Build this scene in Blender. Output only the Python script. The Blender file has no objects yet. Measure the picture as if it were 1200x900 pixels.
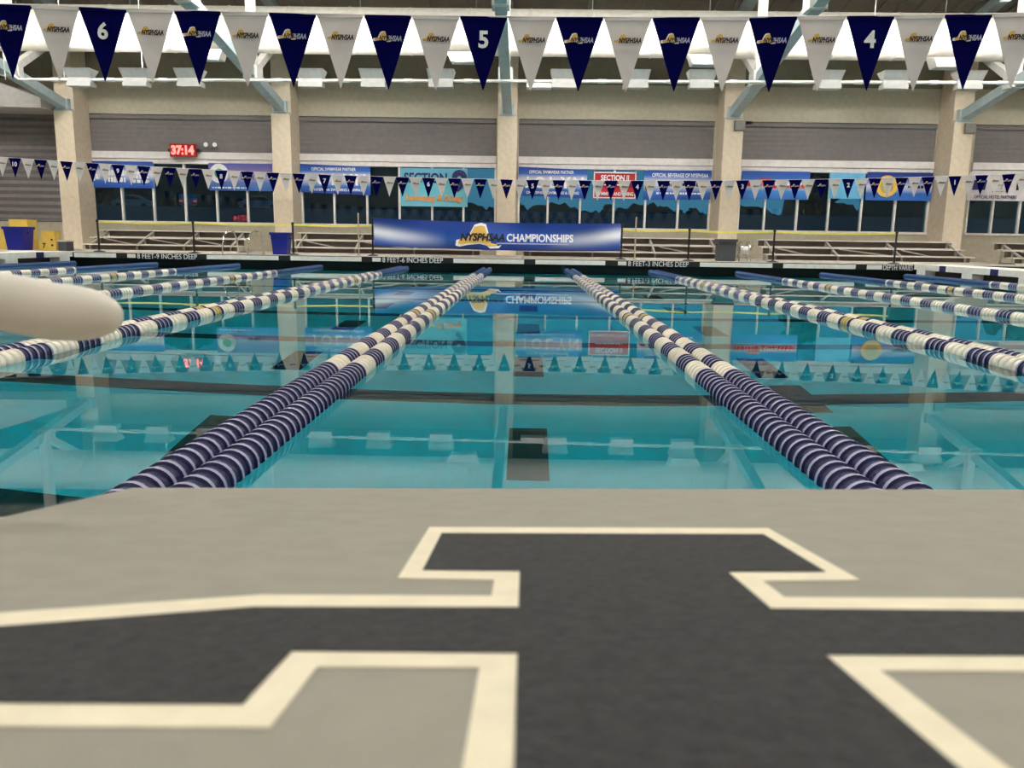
import bpy, bmesh, math, random
from mathutils import Vector, Matrix
random.seed(7)
SC = bpy.context.scene
COL = SC.collection
# ------------------------------------------------------------------ camera
cam = bpy.data.objects.new('camera', bpy.data.cameras.new('camera'))
COL.objects.link(cam); SC.camera = cam
def set_camera(f, pitch, roll, yaw, loc):
    fw = Vector((-math.sin(yaw)*math.cos(pitch), math.cos(yaw)*math.cos(pitch), -math.sin(pitch)))
    r = Vector((math.cos(yaw), math.sin(yaw), 0)); u = r.cross(fw)
    r2 = math.cos(roll)*r + math.sin(roll)*u; u2 = math.cos(roll)*u - math.sin(roll)*r
    m = Matrix((r2, u2, -fw)).transposed().to_4x4(); m.translation = Vector(loc)
    cam.matrix_world = m
    cam.data.sensor_fit = 'HORIZONTAL'; cam.data.sensor_width = 36.0; cam.data.lens = f/1200*36
    cam.data.clip_start = 0.01; cam.data.clip_end = 400
    cam.data.dof.use_dof = True; cam.data.dof.focus_distance = 9.0; cam.data.dof.aperture_fstop = 13
set_camera(940, .1776, .0150, .0166, (-.031, -.795, .868))
# ------------------------------------------------------------------ world, exposure
W = bpy.data.worlds.new('dusk_sky'); SC.world = W; W.use_nodes = True
nt = W.node_tree; bg = nt.nodes['Background']
tc = nt.nodes.new('ShaderNodeTexCoord'); sx = nt.nodes.new('ShaderNodeSeparateXYZ'); cr = nt.nodes.new('ShaderNodeValToRGB')
nt.links.new(tc.outputs['Generated'], sx.inputs[0]); nt.links.new(sx.outputs['Z'], cr.inputs[0]); nt.links.new(cr.outputs[0], bg.inputs[0])
cr.color_ramp.elements[0].position = 0.0; cr.color_ramp.elements[0].color = (.075, .27, .43, 1)
cr.color_ramp.elements[1].position = 0.6; cr.color_ramp.elements[1].color = (.045, .17, .36, 1)
bg.inputs[1].default_value = 1.0
SC.view_settings.view_transform = 'Standard'; SC.view_settings.look = 'None'
SC.view_settings.gamma = 1.0; SC.view_settings.use_curve_mapping = False
SC.view_settings.exposure = 0.0
SC.cycles.max_bounces = 12; SC.cycles.diffuse_bounces = 4; SC.cycles.glossy_bounces = 5
SC.cycles.transmission_bounces = 8; SC.cycles.transparent_max_bounces = 10
SC.cycles.sample_clamp_indirect = 6.0
FILL_POWER = 21.0     # added unseen fill panels under the roof
FAR_FILL_POWER = 58.0 # added row that brightens the far wall
UPLIGHT_POWER = 520.0   # uplights on the rail
# ------------------------------------------------------------------ materials
MATS = {}
def mat(name, col, rough=.6, metal=0., var=.08, scale=6., bump=0., bscale=40., spec=.4, emit=None, estr=0.):
    if name in MATS: return MATS[name]
    m = bpy.data.materials.new(name); m.use_nodes = True; n = m.node_tree; b = n.nodes['Principled BSDF']
    b.inputs['Roughness'].default_value = rough; b.inputs['Metallic'].default_value = metal
    b.inputs['Specular IOR Level'].default_value = spec
    t = n.nodes.new('ShaderNodeTexCoord'); z = n.nodes.new('ShaderNodeTexNoise')
    z.inputs['Scale'].default_value = scale; z.inputs['Detail'].default_value = 4
    n.links.new(t.outputs['Object'], z.inputs['Vector'])
    r = n.nodes.new('ShaderNodeValToRGB')
    r.color_ramp.elements[0].position = .3; r.color_ramp.elements[1].position = .7
    r.color_ramp.elements[0].color = tuple(c*(1-var) for c in col)+(1,)
    r.color_ramp.elements[1].color = tuple(min(1, c*(1+var)) for c in col)+(1,)
    n.links.new(z.outputs['Fac'], r.inputs[0]); n.links.new(r.outputs[0], b.inputs['Base Color'])
    if bump:
        z2 = n.nodes.new('ShaderNodeTexNoise'); z2.inputs['Scale'].default_value = bscale; z2.inputs['Detail'].default_value = 3
        n.links.new(t.outputs['Object'], z2.inputs['Vector'])
        bp = n.nodes.new('ShaderNodeBump'); bp.inputs['Strength'].default_value = bump; bp.inputs['Distance'].default_value = .01
        n.links.new(z2.outputs['Fac'], bp.inputs['Height']); n.links.new(bp.outputs[0], b.inputs['Normal'])
    if emit:
        b.inputs['Emission Color'].default_value = emit+(1,); b.inputs['Emission Strength'].default_value = estr
    MATS[name] = m; return m
def banner_mat(name, stops, axis='Z', lo=0., hi=1., rough=.45):
    """printed vinyl: colour stops along one object axis"""
    m = bpy.data.materials.new(name); m.use_nodes = True; n = m.node_tree; b = n.nodes['Principled BSDF']
    b.inputs['Roughness'].default_value = rough; b.inputs['Specular IOR Level'].default_value = .3
    t = n.nodes.new('ShaderNodeTexCoord'); s = n.nodes.new('ShaderNodeSeparateXYZ'); n.links.new(t.outputs['Object'], s.inputs[0])
    mr = n.nodes.new('ShaderNodeMapRange'); mr.inputs['From Min'].default_value = lo; mr.inputs['From Max'].default_value = hi
    n.links.new(s.outputs[axis], mr.inputs['Value'])
    r = n.nodes.new('ShaderNodeValToRGB'); e = r.color_ramp.elements
    e[0].position = stops[0][0]; e[0].color = stops[0][1]+(1,); e[1].position = stops[-1][0]; e[1].color = stops[-1][1]+(1,)
    for p, c in stops[1:-1]:
        q = e.new(p); q.color = c+(1,)
    n.links.new(mr.outputs[0], r.inputs[0]); n.links.new(r.outputs[0], b.inputs['Base Color'])
    return m
# colours (linear)
M_wall = mat('wall_paint', (.44, .40, .31), .75, bump=.05)
M_wallup = mat('upper_wall_cladding', (.19, .175, .125), .8)
M_col = mat('column_paint', (.66, .56, .43), .7, bump=.05)
M_ceil = mat('roof_deck', (.25, .23, .195), .8)
M_deck = mat('deck_tile', (.36, .33, .28), .6, bump=.1)
M_white = mat('white_paint', (.78, .77, .74), .5)
M_fix = mat('fixture_paint', (.46, .46, .45), .5)
M_fiber = mat('bulkhead_fibreglass', (.72, .71, .66), .45)
M_steel = mat('truss_shade_teal', (.42, .51, .54), .5)  # teal puts underside shade and pool bounce into the chord colour
M_duct = mat('duct_fabric', (.86, .84, .79), .55, bump=.06, bscale=14)
M_shade = mat('grey_shade_fabric', (.175, .16, .162), .75)
M_trimw = mat('window_header_paint', (.74, .70, .695), .5)
M_alu = mat('bleacher_aluminium', (.66, .61, .55), .45, metal=.1)
M_seatshade = mat('bleacher_shade', (.17, .14, .115), .7)  # dark brown carries the shade under the seats
M_alud = mat('bleacher_frame', (.40, .37, .33), .5, metal=.2)
M_black = mat('black_plastic', (.012, .012, .014), .45)
M_chrome = mat('chrome', (.7, .7, .68), .15, metal=1.)
M_yellow = mat('tape_yellow', (.75, .68, .12), .5)
M_ybox = mat('yellow_box', (.62, .42, .08), .6)
M_tan = mat('tan_metal', (.38, .33, .24), .5)
M_bluebin = mat('blue_bin', (.004, .008, .20), .4)
M_greybin = mat('grey_bin', (.05, .055, .065), .45)
M_navy = mat('pennant_navy', (.0015, .0018, .062), .9, bump=.05, spec=.03)
M_pwhite = mat('pennant_white', (.75, .68, .66), .6, bump=.05)
M_gold = mat('logo_gold', (.72, .45, .10), .5)
M_ink = mat('logo_ink', (.015, .012, .02), .5)
M_print = mat('white_print', (.82, .82, .84), .5)
M_lavprint = mat('silver_print', (.42, .42, .58), .5)
M_red = mat('red_print', (.50, .015, .02), .5)
M_orange = mat('orange_print', (.75, .30, .06), .5)
M_navyprint = mat('navy_print', (.012, .015, .10), .5)
M_green = mat('green_print', (.10, .32, .10), .5)
M_tile = mat('pool_plaster', (.69, .75, .75), .6, var=.03)
M_tiled = mat('black_floor_tile', (.018, .016, .016), .5)
M_gutter = mat('recess_shade', (.022, .018, .016), .6)  # recess shade put into the colour, for gutter wall and bulkhead openings
M_coping = mat('coping_white', (.74, .73, .68), .45)
M_copblk = mat('coping_black', (.012, .012, .014), .4)
M_blockgrey = mat('block_grip', (.305, .283, .235), .85, var=.05, scale=40, bump=.12, bscale=700)
M_blockdark = mat('block_letter_dark', (.028, .027, .028), .85, var=.35, scale=160, bump=.2, bscale=500)
M_blockcream = mat('block_letter_cream', (.80, .72, .54), .8, var=.05, scale=60)
M_blockbody = mat('block_body', (.50, .50, .50), .4)
M_handle = mat('handle_powdercoat', (.74, .69, .60), .45, var=.05)
M_fnavy = mat('float_navy', (.008, .010, .070), .35, bump=.5, bscale=160)
M_frim = mat('float_rim', (.31, .30, .47), .4)
M_fwhite = mat('float_white', (.90, .84, .72), .4)
M_fwrim = mat('float_white_rim', (.76, .70, .58), .4)
M_fblue = mat('float_blue', (.035, .075, .19), .35)
M_fgold = mat('float_gold', (.55, .42, .14), .4)
M_tree = mat('night_foliage', (.012, .040, .044), .9, var=.4)
M_trunk = mat('night_trunk', (.015, .013, .012), .9)
M_ground = mat('night_asphalt', (.02, .04, .05), .9)
M_car = mat('car_paint', (.10, .18, .23), .3)
M_lamp = mat('lamp_lens', (.9, .9, .85), .4, emit=(1., .93, .80), estr=UPLIGHT_POWER)
M_fill = mat('fill_diffuser', (.9, .9, .88), .5, emit=(1., .955, .885), estr=FILL_POWER)
M_fillfar = mat('far_fill_diffuser', (.9, .9, .88), .5, emit=(1., .955, .885), estr=FAR_FILL_POWER)
M_led = mat('red_led', (.5, .05, .05), .4, emit=(1., .22, .18), estr=2.2)
M_ledbox = mat('timer_case', (.30, .004, .008), .4)
M_tail = mat('tail_lamp', (.5, .02, .02), .4, emit=(1., .05, .03), estr=2.)
# ------------------------------------------------------------------ mesh helpers
class MB:
    def __init__(s): s.v = []; s.f = []; s.m = []
    def box(s, x0, x1, y0, y1, z0, z1, mi=0):
        o = len(s.v)
        s.v += [(x0,y0,z0),(x1,y0,z0),(x1,y1,z0),(x0,y1,z0),(x0,y0,z1),(x1,y0,z1),(x1,y1,z1),(x0,y1,z1)]
        for q in ((0,3,2,1),(4,5,6,7),(0,1,5,4),(1,2,6,5),(2,3,7,6),(3,0,4,7)): s.f.append(tuple(o+i for i in q)); s.m.append(mi)
        return s
    def hexa(s, p, mi=0):
        o = len(s.v); s.v += [tuple(q) for q in p]
        for q in ((0,3,2,1),(4,5,6,7),(0,1,5,4),(1,2,6,5),(2,3,7,6),(3,0,4,7)): s.f.append(tuple(o+i for i in q)); s.m.append(mi)
        return s
    def beam(s, a, b, w, h, mi=0):
        """box beam from a to b; w across X-ish side, h other"""
        a = Vector(a); b = Vector(b); d = (b-a).normalized()
        up = Vector((0,0,1)) if abs(d.z) < .95 else Vector((0,1,0))
        r = d.cross(up).normalized(); u = r.cross(d)
        r *= w/2; u *= h/2
        return s.hexa([a-r-u, a+r-u, b+r-u, b-r-u, a-r+u, a+r+u, b+r+u, b-r+u], mi)
    def tube(s, pts, r, n=10, mi=0, caps=True):
        pts = [Vector(p) for p in pts]; o = len(s.v); ring = []
        rr = r if isinstance(r, (list, tuple)) else [r]*len(pts)
        t0 = (pts[1]-pts[0]).normalized(); u = t0.orthogonal().normalized()
        for i, p in enumerate(pts):
            t = (pts[min(i+1, len(pts)-1)]-pts[max(i-1, 0)]).normalized()
            u = (u - t*u.dot(t)).normalized(); w = t.cross(u)
            for k in range(n):
                a = 2*math.pi*k/n; s.v.append(tuple(p + (u*math.cos(a)+w*math.sin(a))*rr[i]))
        for i in range(len(pts)-1):
            for k in range(n):
                a = o+i*n+k; b = o+i*n+(k+1) % n
                s.f.append((a, b, b+n, a+n)); s.m.append(mi)
        if caps:
            s.f.append(tuple(o+k for k in range(n))[::-1]); s.m.append(mi)
            e = o+(len(pts)-1)*n; s.f.append(tuple(e+k for k in range(n))); s.m.append(mi)
        return s
    def lathe(s, prof, axis='Z', n=16, c=(0,0,0), mis=None):
        o = len(s.v)
        for (t, r) in prof:
            for k in range(n):
                a = 2*math.pi*k/n; p = (r*math.cos(a), r*math.sin(a))
                q = {'Z': (p[0], p[1], t), 'Y': (p[0], t, p[1]), 'X': (t, p[0], p[1])}[axis]
                s.v.append((q[0]+c[0], q[1]+c[1], q[2]+c[2]))
        flip = axis == 'Y'
        for i in range(len(prof)-1):
            for k in range(n):
                a = o+i*n+k; b = o+i*n+(k+1) % n; q = (a, b, b+n, a+n)
                s.f.append(q[::-1] if flip else q); s.m.append(mis[i] if mis else 0)
        q = tuple(o+k for k in range(n)); s.f.append(q if flip else q[::-1]); s.m.append(mis[0] if mis else 0)
        e = o+(len(prof)-1)*n; q = tuple(e+k for k in range(n)); s.f.append(q[::-1] if flip else q); s.m.append(mis[-1] if mis else 0)
        return s
    def prism(s, poly, y0, y1, mi=0):
        """polygon in XZ extruded along Y"""
        o = len(s.v); n = len(poly)
        s.v += [(x, y0, z) for x, z in poly]+[(x, y1, z) for x, z in poly]
        s.f.append(tuple(range(o, o+n))); s.m.append(mi); s.f.append(tuple(range(o+2*n-1, o+n-1, -1))); s.m.append(mi)
        for i in range(n):
            j = (i+1) % n; s.f.append((o+j, o+i, o+n+i, o+n+j)); s.m.append(mi)
        return s
    def mesh(s, name, mats, smooth=False):
        me = bpy.data.meshes.new(name); me.from_pydata(s.v, [], s.f)
        for m in (mats if isinstance(mats, (list, tuple)) else [mats]): me.materials.append(m)
        me.polygons.foreach_set('material_index', s.m)
        if smooth: me.polygons.foreach_set('use_smooth', [True]*len(s.f))
        me.update()
        bm = bmesh.new(); bm.from_mesh(me); bmesh.ops.recalc_face_normals(bm, faces=bm.faces); bm.to_mesh(me); bm.free()
        if smooth:
            try: me.set_sharp_from_angle(angle=math.radians(40))
            except Exception: pass
        return me
def link(name, me, parent=None, loc=None, rot=None):
    o = bpy.data.objects.new(name, me); COL.objects.link(o)
    if parent: o.parent = parent
    if loc: o.location = loc
    if rot: o.rotation_euler = rot
    return o
def obj(name, mb, mats, parent=None, smooth=False, loc=None, rot=None):
    return link(name, mb.mesh(name, mats, smooth), parent, loc, rot)
def tag(o, label, cat, group=None, kind=None):
    o['label'] = label; o['category'] = cat
    if group: o['group'] = group
    if kind: o['kind'] = kind
    return o
def struct(o, label=None):
    o['kind'] = 'structure'
    if label: o['label'] = label
    return o
def thing(name, label, cat, loc=(0,0,0), group=None, rot=None):
    o = bpy.data.objects.new(name, None); COL.objects.link(o); o.location = loc; o.empty_display_size = .1
    if rot: o.rotation_euler = rot
    return tag(o, label, cat, group)
TXT = {}
def text_mesh(s, width=None, height=None, mats=None, shear=0., off=.012, ext=.0, name='lettering'):
    """mesh lettering in the XZ plane, reading towards -Y, centred"""
    key = (s, width, height, mats.name, shear, off)
    if key in TXT: return TXT[key]
    cu = bpy.data.curves.new('txt', 'FONT'); cu.body = s; cu.shear = shear; cu.offset = off; cu.extrude = .02; cu.resolution_u = 3
    cu.align_x = 'CENTER'
    to = bpy.data.objects.new('txt', cu); COL.objects.link(to)
    dg = bpy.context.evaluated_depsgraph_get(); dg.update()
    me = bpy.data.meshes.new_from_object(to.evaluated_get(dg)); me.name = name
    bpy.data.objects.remove(to); bpy.data.curves.remove(cu)
    xs = [v.co.x for v in me.vertices]; ys = [v.co.y for v in me.vertices]
    w = max(xs)-min(xs); h = max(ys)-min(ys); cx = (max(xs)+min(xs))/2; cy = (max(ys)+min(ys))/2
    sx_ = width/w if width else height/h; sy_ = height/h if height else sx_
    for v in me.vertices:
        x, y, z = v.co; v.co = ((x-cx)*sx_, -z*.05, (y-cy)*sy_)
    me.materials.clear(); me.materials.append(mats)
    TXT[key] = me; return me
def lettering(parent, s, loc, width=None, height=None, m=M_print, shear=0., off=.012, name='lettering'):
    return link(name, text_mesh(s, width, height, m, shear, off), parent, loc)
# ================================================================== THE HALL
LW = 2.413
CX = [-16.2, -8.63, -.80, 6.95, 14.74]
HL, HR, YN, YW = -26., 26., -8., 29.0
def ceil_z(y): return 8.3 + .187*(29-y) if y > 10.25 else 8.3+.187*18.75-.187*(10.25-y)
DK = .33
struct(obj('floor', MB().box(HL, HR, 23.3, 29.4, -3.2, DK), [M_deck]))
struct(obj('floor', MB().box(HL, HR, YN-.3, 0, -3.2, DK), [M_deck]))
# far wall: bands and piers around the window bays
BAYS = [(-24.0, -17.15), (-16.08, -9.27), (-8.30, -1.21), (-.41, 6.54), (7.55, 14.37), (15.74, 22.6)]
struct(obj('wall_far', MB().box(HL, HR, YW, YW+.35, DK, 1.28), [M_wall])); struct(obj('wall_far', MB().box(HL, HR, YW, YW+.35, 5.12, 6.3), [M_wall]))
edges = [HL]+[e for b in BAYS for e in b]+[HR]
for i in range(0, len(edges), 2): struct(obj('wall_far', MB().box(edges[i], edges[i+1], YW, YW+.35, 1.28, 5.12), [M_wall]))
struct(obj('wall_far_upper', MB().box(HL, HR, YW, YW+.35, 6.3, 8.6), [M_wallup]))
struct(obj('wall_left', MB().box(HL-.3, HL, YN-.3, YW+.35, -3.2, 12.2), [M_wall]))
struct(obj('wall_right', MB().box(HR, HR+.3, YN-.3, YW+.35, -3.2, 12.2), [M_wall]))
struct(obj('wall_near', MB().box(HL, HR, YN-.3, YN, DK, 8.6), [M_wall]))
def slab(y0, y1): 
    z0, z1 = ceil_z(y0), ceil_z(y1)
    return MB().hexa([(HL-.3,y0,z0),(HR+.3,y0,z0),(HR+.3,y1,z1),(HL-.3,y1,z1),(HL-.3,y0,z0+.3),(HR+.3,y0,z0+.3),(HR+.3,y1,z1+.3),(HL-.3,y1,z1+.3)])
cl = struct(obj('ceiling', slab(10.25, 29.6), [M_ceil])); 
struct(obj('ceiling', slab(-8.6, 10.25), [M_ceil]))
rib = MB()
for k in range(86):
    x = HL+.3+k*.6; rib.beam((x, 10.3, ceil_z(10.3)-.03), (x, 28.98, ceil_z(28.98)-.03), .16, .06)
r_ = obj('deck_ribs', rib, [M_ceil], cl); r_['kind'] = 'stuff'
# windows -----------------------------------------------------------
def glass_mat():
    m = bpy.data.materials.new('window_glass'); m.use_nodes = True; n = m.node_tree; n.nodes.clear()
    o = n.nodes.new('ShaderNodeOutputMaterial'); t = n.nodes.new('ShaderNodeBsdfTransparent'); g = n.nodes.new('ShaderNodeBsdfGlossy')
    g.inputs['Roughness'].default_value = 0.02; t.inputs['Color'].default_value = (.62, .78, .80, 1)
    f = n.nodes.new('ShaderNodeFresnel'); f.inputs[0].default_value = 1.5
    x = n.nodes.new('ShaderNodeMixShader'); n.links.new(f.outputs[0], x.inputs[0]); n.links.new(t.outputs[0], x.inputs[1]); n.links.new(g.outputs[0], x.inputs[2])
    n.links.new(x.outputs[0], o.inputs[0]); return m
M_glass = glass_mat()
MULL = {1: [-14.896,-13.731,-12.568,-11.406,-10.277], 2: [-7.10,-5.90,-4.72,-3.53,-2.391], 3: [.673,1.846,3.06,4.20,5.385], 4: [8.51,9.671,10.80,11.97,13.174], 5: [16.662,17.62,18.8,20.,21.3]}
for n_ in range(1, 6):
    x0, x1 = BAYS[n_]
    w = bpy.data.objects.new('window_%d' % n_, None); COL.objects.link(w); struct(w); w.location = (0, 0, 0)
    obj('window_sill', MB().box(x0-.0, x1+.0, YW-.05, YW+.3, 1.28, 1.36), [M_trimw], w)
    hd = obj('window_header', MB().box(x0, x1, YW-.03, YW+.3, 3.41, 3.56), [M_trimw], w)
    obj('window_header', MB().box(x0, x1, YW-.07, YW+.3, 3.575, 3.82), [M_trimw], w)
    xs = [x0]+MULL[n_]+[x1]
    for k, x in enumerate(xs):
        hw = .035 if 0 < k < len(xs)-1 else .03
        xx = x if 0 < k < len(xs)-1 else (x+.03 if k == 0 else x-.03)
        obj('mullion', MB().box(xx-hw, xx+hw, YW+.0, YW+.14, 1.36, 3.41), [M_white], w)
    for a, b in zip(xs[:-1], xs[1:]):
        obj('pane', MB().box(a+.03, b-.03, YW+.08, YW+.09, 1.36, 3.41), [M_glass], w)
# roller shades over the windows
SH = {1: 'grey roller shade behind the red digital timer', 2: 'grey roller shade above the orange and teal section 9 banner', 3: 'grey roller shade above the red section banner',
      4: 'grey roller shade above the plain light blue banner', 5: 'grey roller shade above the white hotel partners banner'}
def shade(x0, x1, z0, z1, label, rib=.0, pitch=.12):
    t = thing('roller_shade', label, 'shade', ((x0+x1)/2, YW, z0))
    mb = MB(); n = max(2, int((z1-z0)/(pitch/4))); o = 0
    w = (x1-x0)/2
    for i in range(n+1):
        z = (z1-z0)*i/n; y = .06 - rib*math.sin(2*math.pi*z/pitch)
        mb.v += [(-w, y, z), (w, y, z), (-w, y+.03, z), (w, y+.03, z)]
    for i in range(n):
        a = 4*i; b = a+4
        for q in ((a, a+1, b+1, b), (a+3, a+2, b+2, b+3), (a+1, a+3, b+3, b+1), (a+2, a, b, b+2)): mb.f.append(q); mb.m.append(0)
    obj('shade_fabric', mb, [M_shade], t)
    obj('shade_box', MB().box(-w, w, -.02, .2, z1-z0-.12, z1-z0+.01), [M_shade], t)
    obj('bottom_bar', MB().box(-w, w, .03, .1, -.03, .03), [M_trimw if rib == 0 else M_shade], t)
for n_ in range(1, 6): shade(BAYS[n_][0], BAYS[n_][1], 3.83, 5.08, SH[n_], .004, .16)
shade(BAYS[0][0]+.02, BAYS[0][1]-.02, 1.34, 5.08, 'grey ribbed shutter lowered over the whole bay above yellow boxes', .035, .245)
# columns -----------------------------------------------------------
CLAB = ['beige column between the lowered ribbed shutter and the red timer bay', 'beige column beside the blue trash bin and bleachers', 'beige column rising behind the championships banner',
        'beige column carrying the small security camera', 'beige column next to the white hotel partners banner']
TLAB = ['white steel roof truss bearing on the column beside the ribbed shutter', 'white steel roof truss bearing on the column by the blue trash bin', 'white steel roof truss bearing on the column behind the championships banner',
        'white steel roof truss above the security camera column', 'white steel roof truss bearing on the column by the hotel partners banner']
def chord_z(y): return 5.1+.187*(28-y) if y > 10.25 else 5.1+.187*17.75-.187*(10.25-y)
for i, x in enumerate(CX):
    t = thing('concrete_column', CLAB[i], 'column', (x, 28.4, DK))
    w = .33
    obj('shaft', MB().box(-w, w, -.5, .6, 0, 4.72), [M_col], t)
    obj('column_head', MB().box(-w-.0, w, -.36, .6, 4.72, 7.9), [M_col], t)
    if i > 2: obj('junction_box', MB().box(.0, .36, -.62, -.3, 4.34, 4.66), [mat('box_grey', (.20, .20, .18))], t)
    obj('bearing_plate', MB().box(-.3, .3, -.52, -.05, 4.72, 4.77), [M_steel], t)
    t = thing('roof_truss', TLAB[i], 'roof truss', (x, 28.0, 5.1))
    L = lambda y, z: (0, y-28.0, z-5.1)
    obj('bottom_chord', MB().beam(L(28.05, chord_z(28.05)+.15), L(10.25, chord_z(10.25)+.15), .30, .30), [M_steel], t)
    obj('bottom_chord', MB().beam(L(-7.9, chord_z(-7.9)+.15), L(10.25, chord_z(10.25)+.15), .30, .30), [M_steel], t)
    obj('top_chord', MB().beam(L(28.9, ceil_z(28.9)-.22), L(10.25, ceil_z(10.25)-.22), .3, .3), [M_steel], t)
    obj('top_chord', MB().beam(L(-7.9, ceil_z(-7.9)-.22), L(10.25, ceil_z(10.25)-.22), .3, .3), [M_steel], t)
    obj('shoe', MB().box(-.22, .22, -.15, .35, -.03, .35), [M_steel], t)
    for yj in (25.2, 20.45, 15.7, 10.6):
        obj('web_post', MB().box(-.12, .12, yj-28-.12, yj-28+.12, chord_z(yj)+.25-5.1, ceil_z(yj)-.3-5.1), [M_white], t)
        a = L(yj, chord_z(yj)+.25); ye = min(yj+3.9, 28.8); b = L(ye, min(chord_z(yj)+.25+.58*(ye-yj), ceil_z(ye)-.3))
        obj('web_diagonal', MB().beam(a, b, .22, .22), [M_white], t)
        obj('gusset', MB().box(-.22, .22, yj-28-.28, yj-28+.28, chord_z(yj)+.02-5.1, chord_z(yj)+.42-5.1), [M_white], t)
# grey sloped soffit box beside the shutter
so = MB().prism([(-25.9, 5.15), (-16.6, 5.05), (-16.6, 5.38), (-18.2, 5.92), (-25.9, 8.1)], 27.3, 28.98)
tag(obj('soffit_box', so, [mat('soffit_grey', (.50, .47, .45), .6)]), 'light grey sloped soffit box over the ribbed shutter', 'soffit')
# ================================================================== POOL
pb = thing('pool_basin', 'white plastered pool basin with black floor lines', 'pool', (0, 0, -2.45))
obj('basin_floor', MB().box(-24.8, 24.8, 0, 23.3, -.3, 0), [M_tile], pb)
obj('basin_wall', MB().box(-24.8, 24.8, 23.24, 23.32, 0, 2.61), [M_gutter], pb)
obj('basin_wall', MB().box(-24.8, 24.8, -.02, .04, 0, 2.6), [M_tile], pb)
obj('basin_wall', MB().box(-25.98, -24.6, 0, 23.3, 0, 2.78), [M_tile], pb)
obj('basin_wall', MB().box(24.6, 25.98, 0, 23.3, 0, 2.78), [M_tile], pb)
for lane in range(1, 11):
    x = (5-lane)*LW
    for k in range(8):
        y = 2.575+2.45*k; obj('floor_line', MB().box(x-.15, x+.15, y-.46, y+.46, 0, .006), [M_tiled], pb)
obj('floor_line', MB().box(LW-.15, LW+.15, 5.84, 6.72, 0, .007), [M_tiled], pb)
for k in range(9):
    y = 1.33+2.45*k
    obj('floor_line', MB().box(-24.6, 24.6, y-.16, y+.16, 0, .006), [M_tiled], pb)
# water: closed body with refraction and absorption
def water_mat():
    m = bpy.data.materials.new('pool_water'); m.use_nodes = True; n = m.node_tree; n.nodes.clear()
    o = n.nodes.new('ShaderNodeOutputMaterial'); g = n.nodes.new('ShaderNodeBsdfGlass'); g.inputs['IOR'].default_value = 1.333; g.inputs['Roughness'].default_value = 0
    v = n.nodes.new('ShaderNodeVolumeAbsorption'); v.inputs['Color'].default_value = (.0, .912, .957, 1); v.inputs['Density'].default_value = .72
    t = n.nodes.new('ShaderNodeTexCoord'); mp = n.nodes.new('ShaderNodeMapping'); mp.inputs['Scale'].default_value = (.5, .9, 1)
    z = n.nodes.new('ShaderNodeTexNoise'); z.inputs['Scale'].default_value = 1.3; z.inputs['Detail'].default_value = 2
    b = n.nodes.new('ShaderNodeBump'); b.inputs['Strength'].default_value = .04; b.inputs['Distance'].default_value = .01
    n.links.new(t.outputs['Object'], mp.inputs[0]); n.links.new(mp.outputs[0], z.inputs[0]); n.links.new(z.outputs[0], b.inputs['Height']); n.links.new(b.outputs[0], g.inputs['Normal'])
    n.links.new(g.outputs[0], o.inputs['Surface']); n.links.new(v.outputs[0], o.inputs['Volume']); return m
tag(obj('pool_water', MB().box(-24.7, 24.7, .02, 23.27, -2.6, 0), [water_mat()]), 'clear still teal pool water mirroring the far wall', 'water', kind='stuff')
# far pool edge: white and black coping strips with depth lettering
pe = thing('pool_edge', 'white and black lettered coping along the far pool end', 'pool edge', (0, 22.86, .16))
obj('edge_slab', MB().box(-25.9, 25.9, .01, .44, 0, .165), [M_copblk], pe)
obj('edge_top', MB().box(-25.9, 25.9, .02, .44, .165, .172), [M_deck], pe)
xb = [-13.38,-12.11,-11.8,-9.7,-9.45,-7.31,-6.98,-4.87,-4.57,-2.47,-2.2,-.11,.19,2.25,2.6,4.68,4.97,7.09,7.38,9.49,9.79,10.25,11.15]
for a, b in zip(xb[:-1], xb[1:]):
    if b-a < .4 and not abs(a-9.79) < .01: obj('black_tile', MB().box(a+.01, b-.01, -.012, .01, .01, .166), [M_copblk], pe); continue
    txt = {-11.8: '8 FEET-9 INCHES DEEP', -4.57: '8 FEET-6 INCHES DEEP', 2.6: '8 FEET-3 INCHES DEEP', 10.25: 'DEPTH VARIES'}.get(a)
    if txt:
        k = .0 if a == 10.25 else .28
        if k: obj('coping_strip', MB().box(a+.01, a+k-.03, -.010, .01, .03, .14), [M_coping], pe)
        lettering(pe, txt, ((a+k+b)/2, -.004, .085), b-a-k-.05, .145, M_print, off=.0)
    else: obj('coping_strip', MB().box(a+.015, b-.015, -.012, .01, .025, .15), [M_coping], pe)
# movable bulkheads on both sides of the course
def bulkhead(x0, x1, inner, label):
    t = thing('bulkhead', label, 'bulkhead', ((x0+x1)/2, 11.4, 0)); w = (x1-x0)/2; s = 1 if inner > (x0+x1)/2 else -1
    obj('top_slab', MB().box(-w, w, -11.4, 11.44, .20, .35), [M_fiber], t)
    obj('lower_beam', MB().box(-w, w, -11.4, 11.44, -.7, .02), [M_fiber], t)
    obj('core', MB().box(-w+.3, w-.3, -11.4, 11.44, .02, .2), [M_gutter], t)
    for k in range(9):
        y = 22.44-2.43*k; obj('pillar', MB().box(-w+.01, w-.01, y-.25-11.4, y+.25-11.4, .02, .2), [M_fiber], t)
        yy = y-1.21
        if k < 9: obj('marker_tile', MB().box(s*w-.004, s*w+.012, yy-.17-11.4, yy+.17-11.4, .2, .35), [M_navyprint], t)
bulkhead(11.15, 12.35, 11.15, 'white movable bulkhead with dark side openings before the hotel partners bleacher')
bulkhead(-14.60, -13.40, -13.40, 'white movable bulkhead with dark side openings before the yellow boxes')
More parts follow.
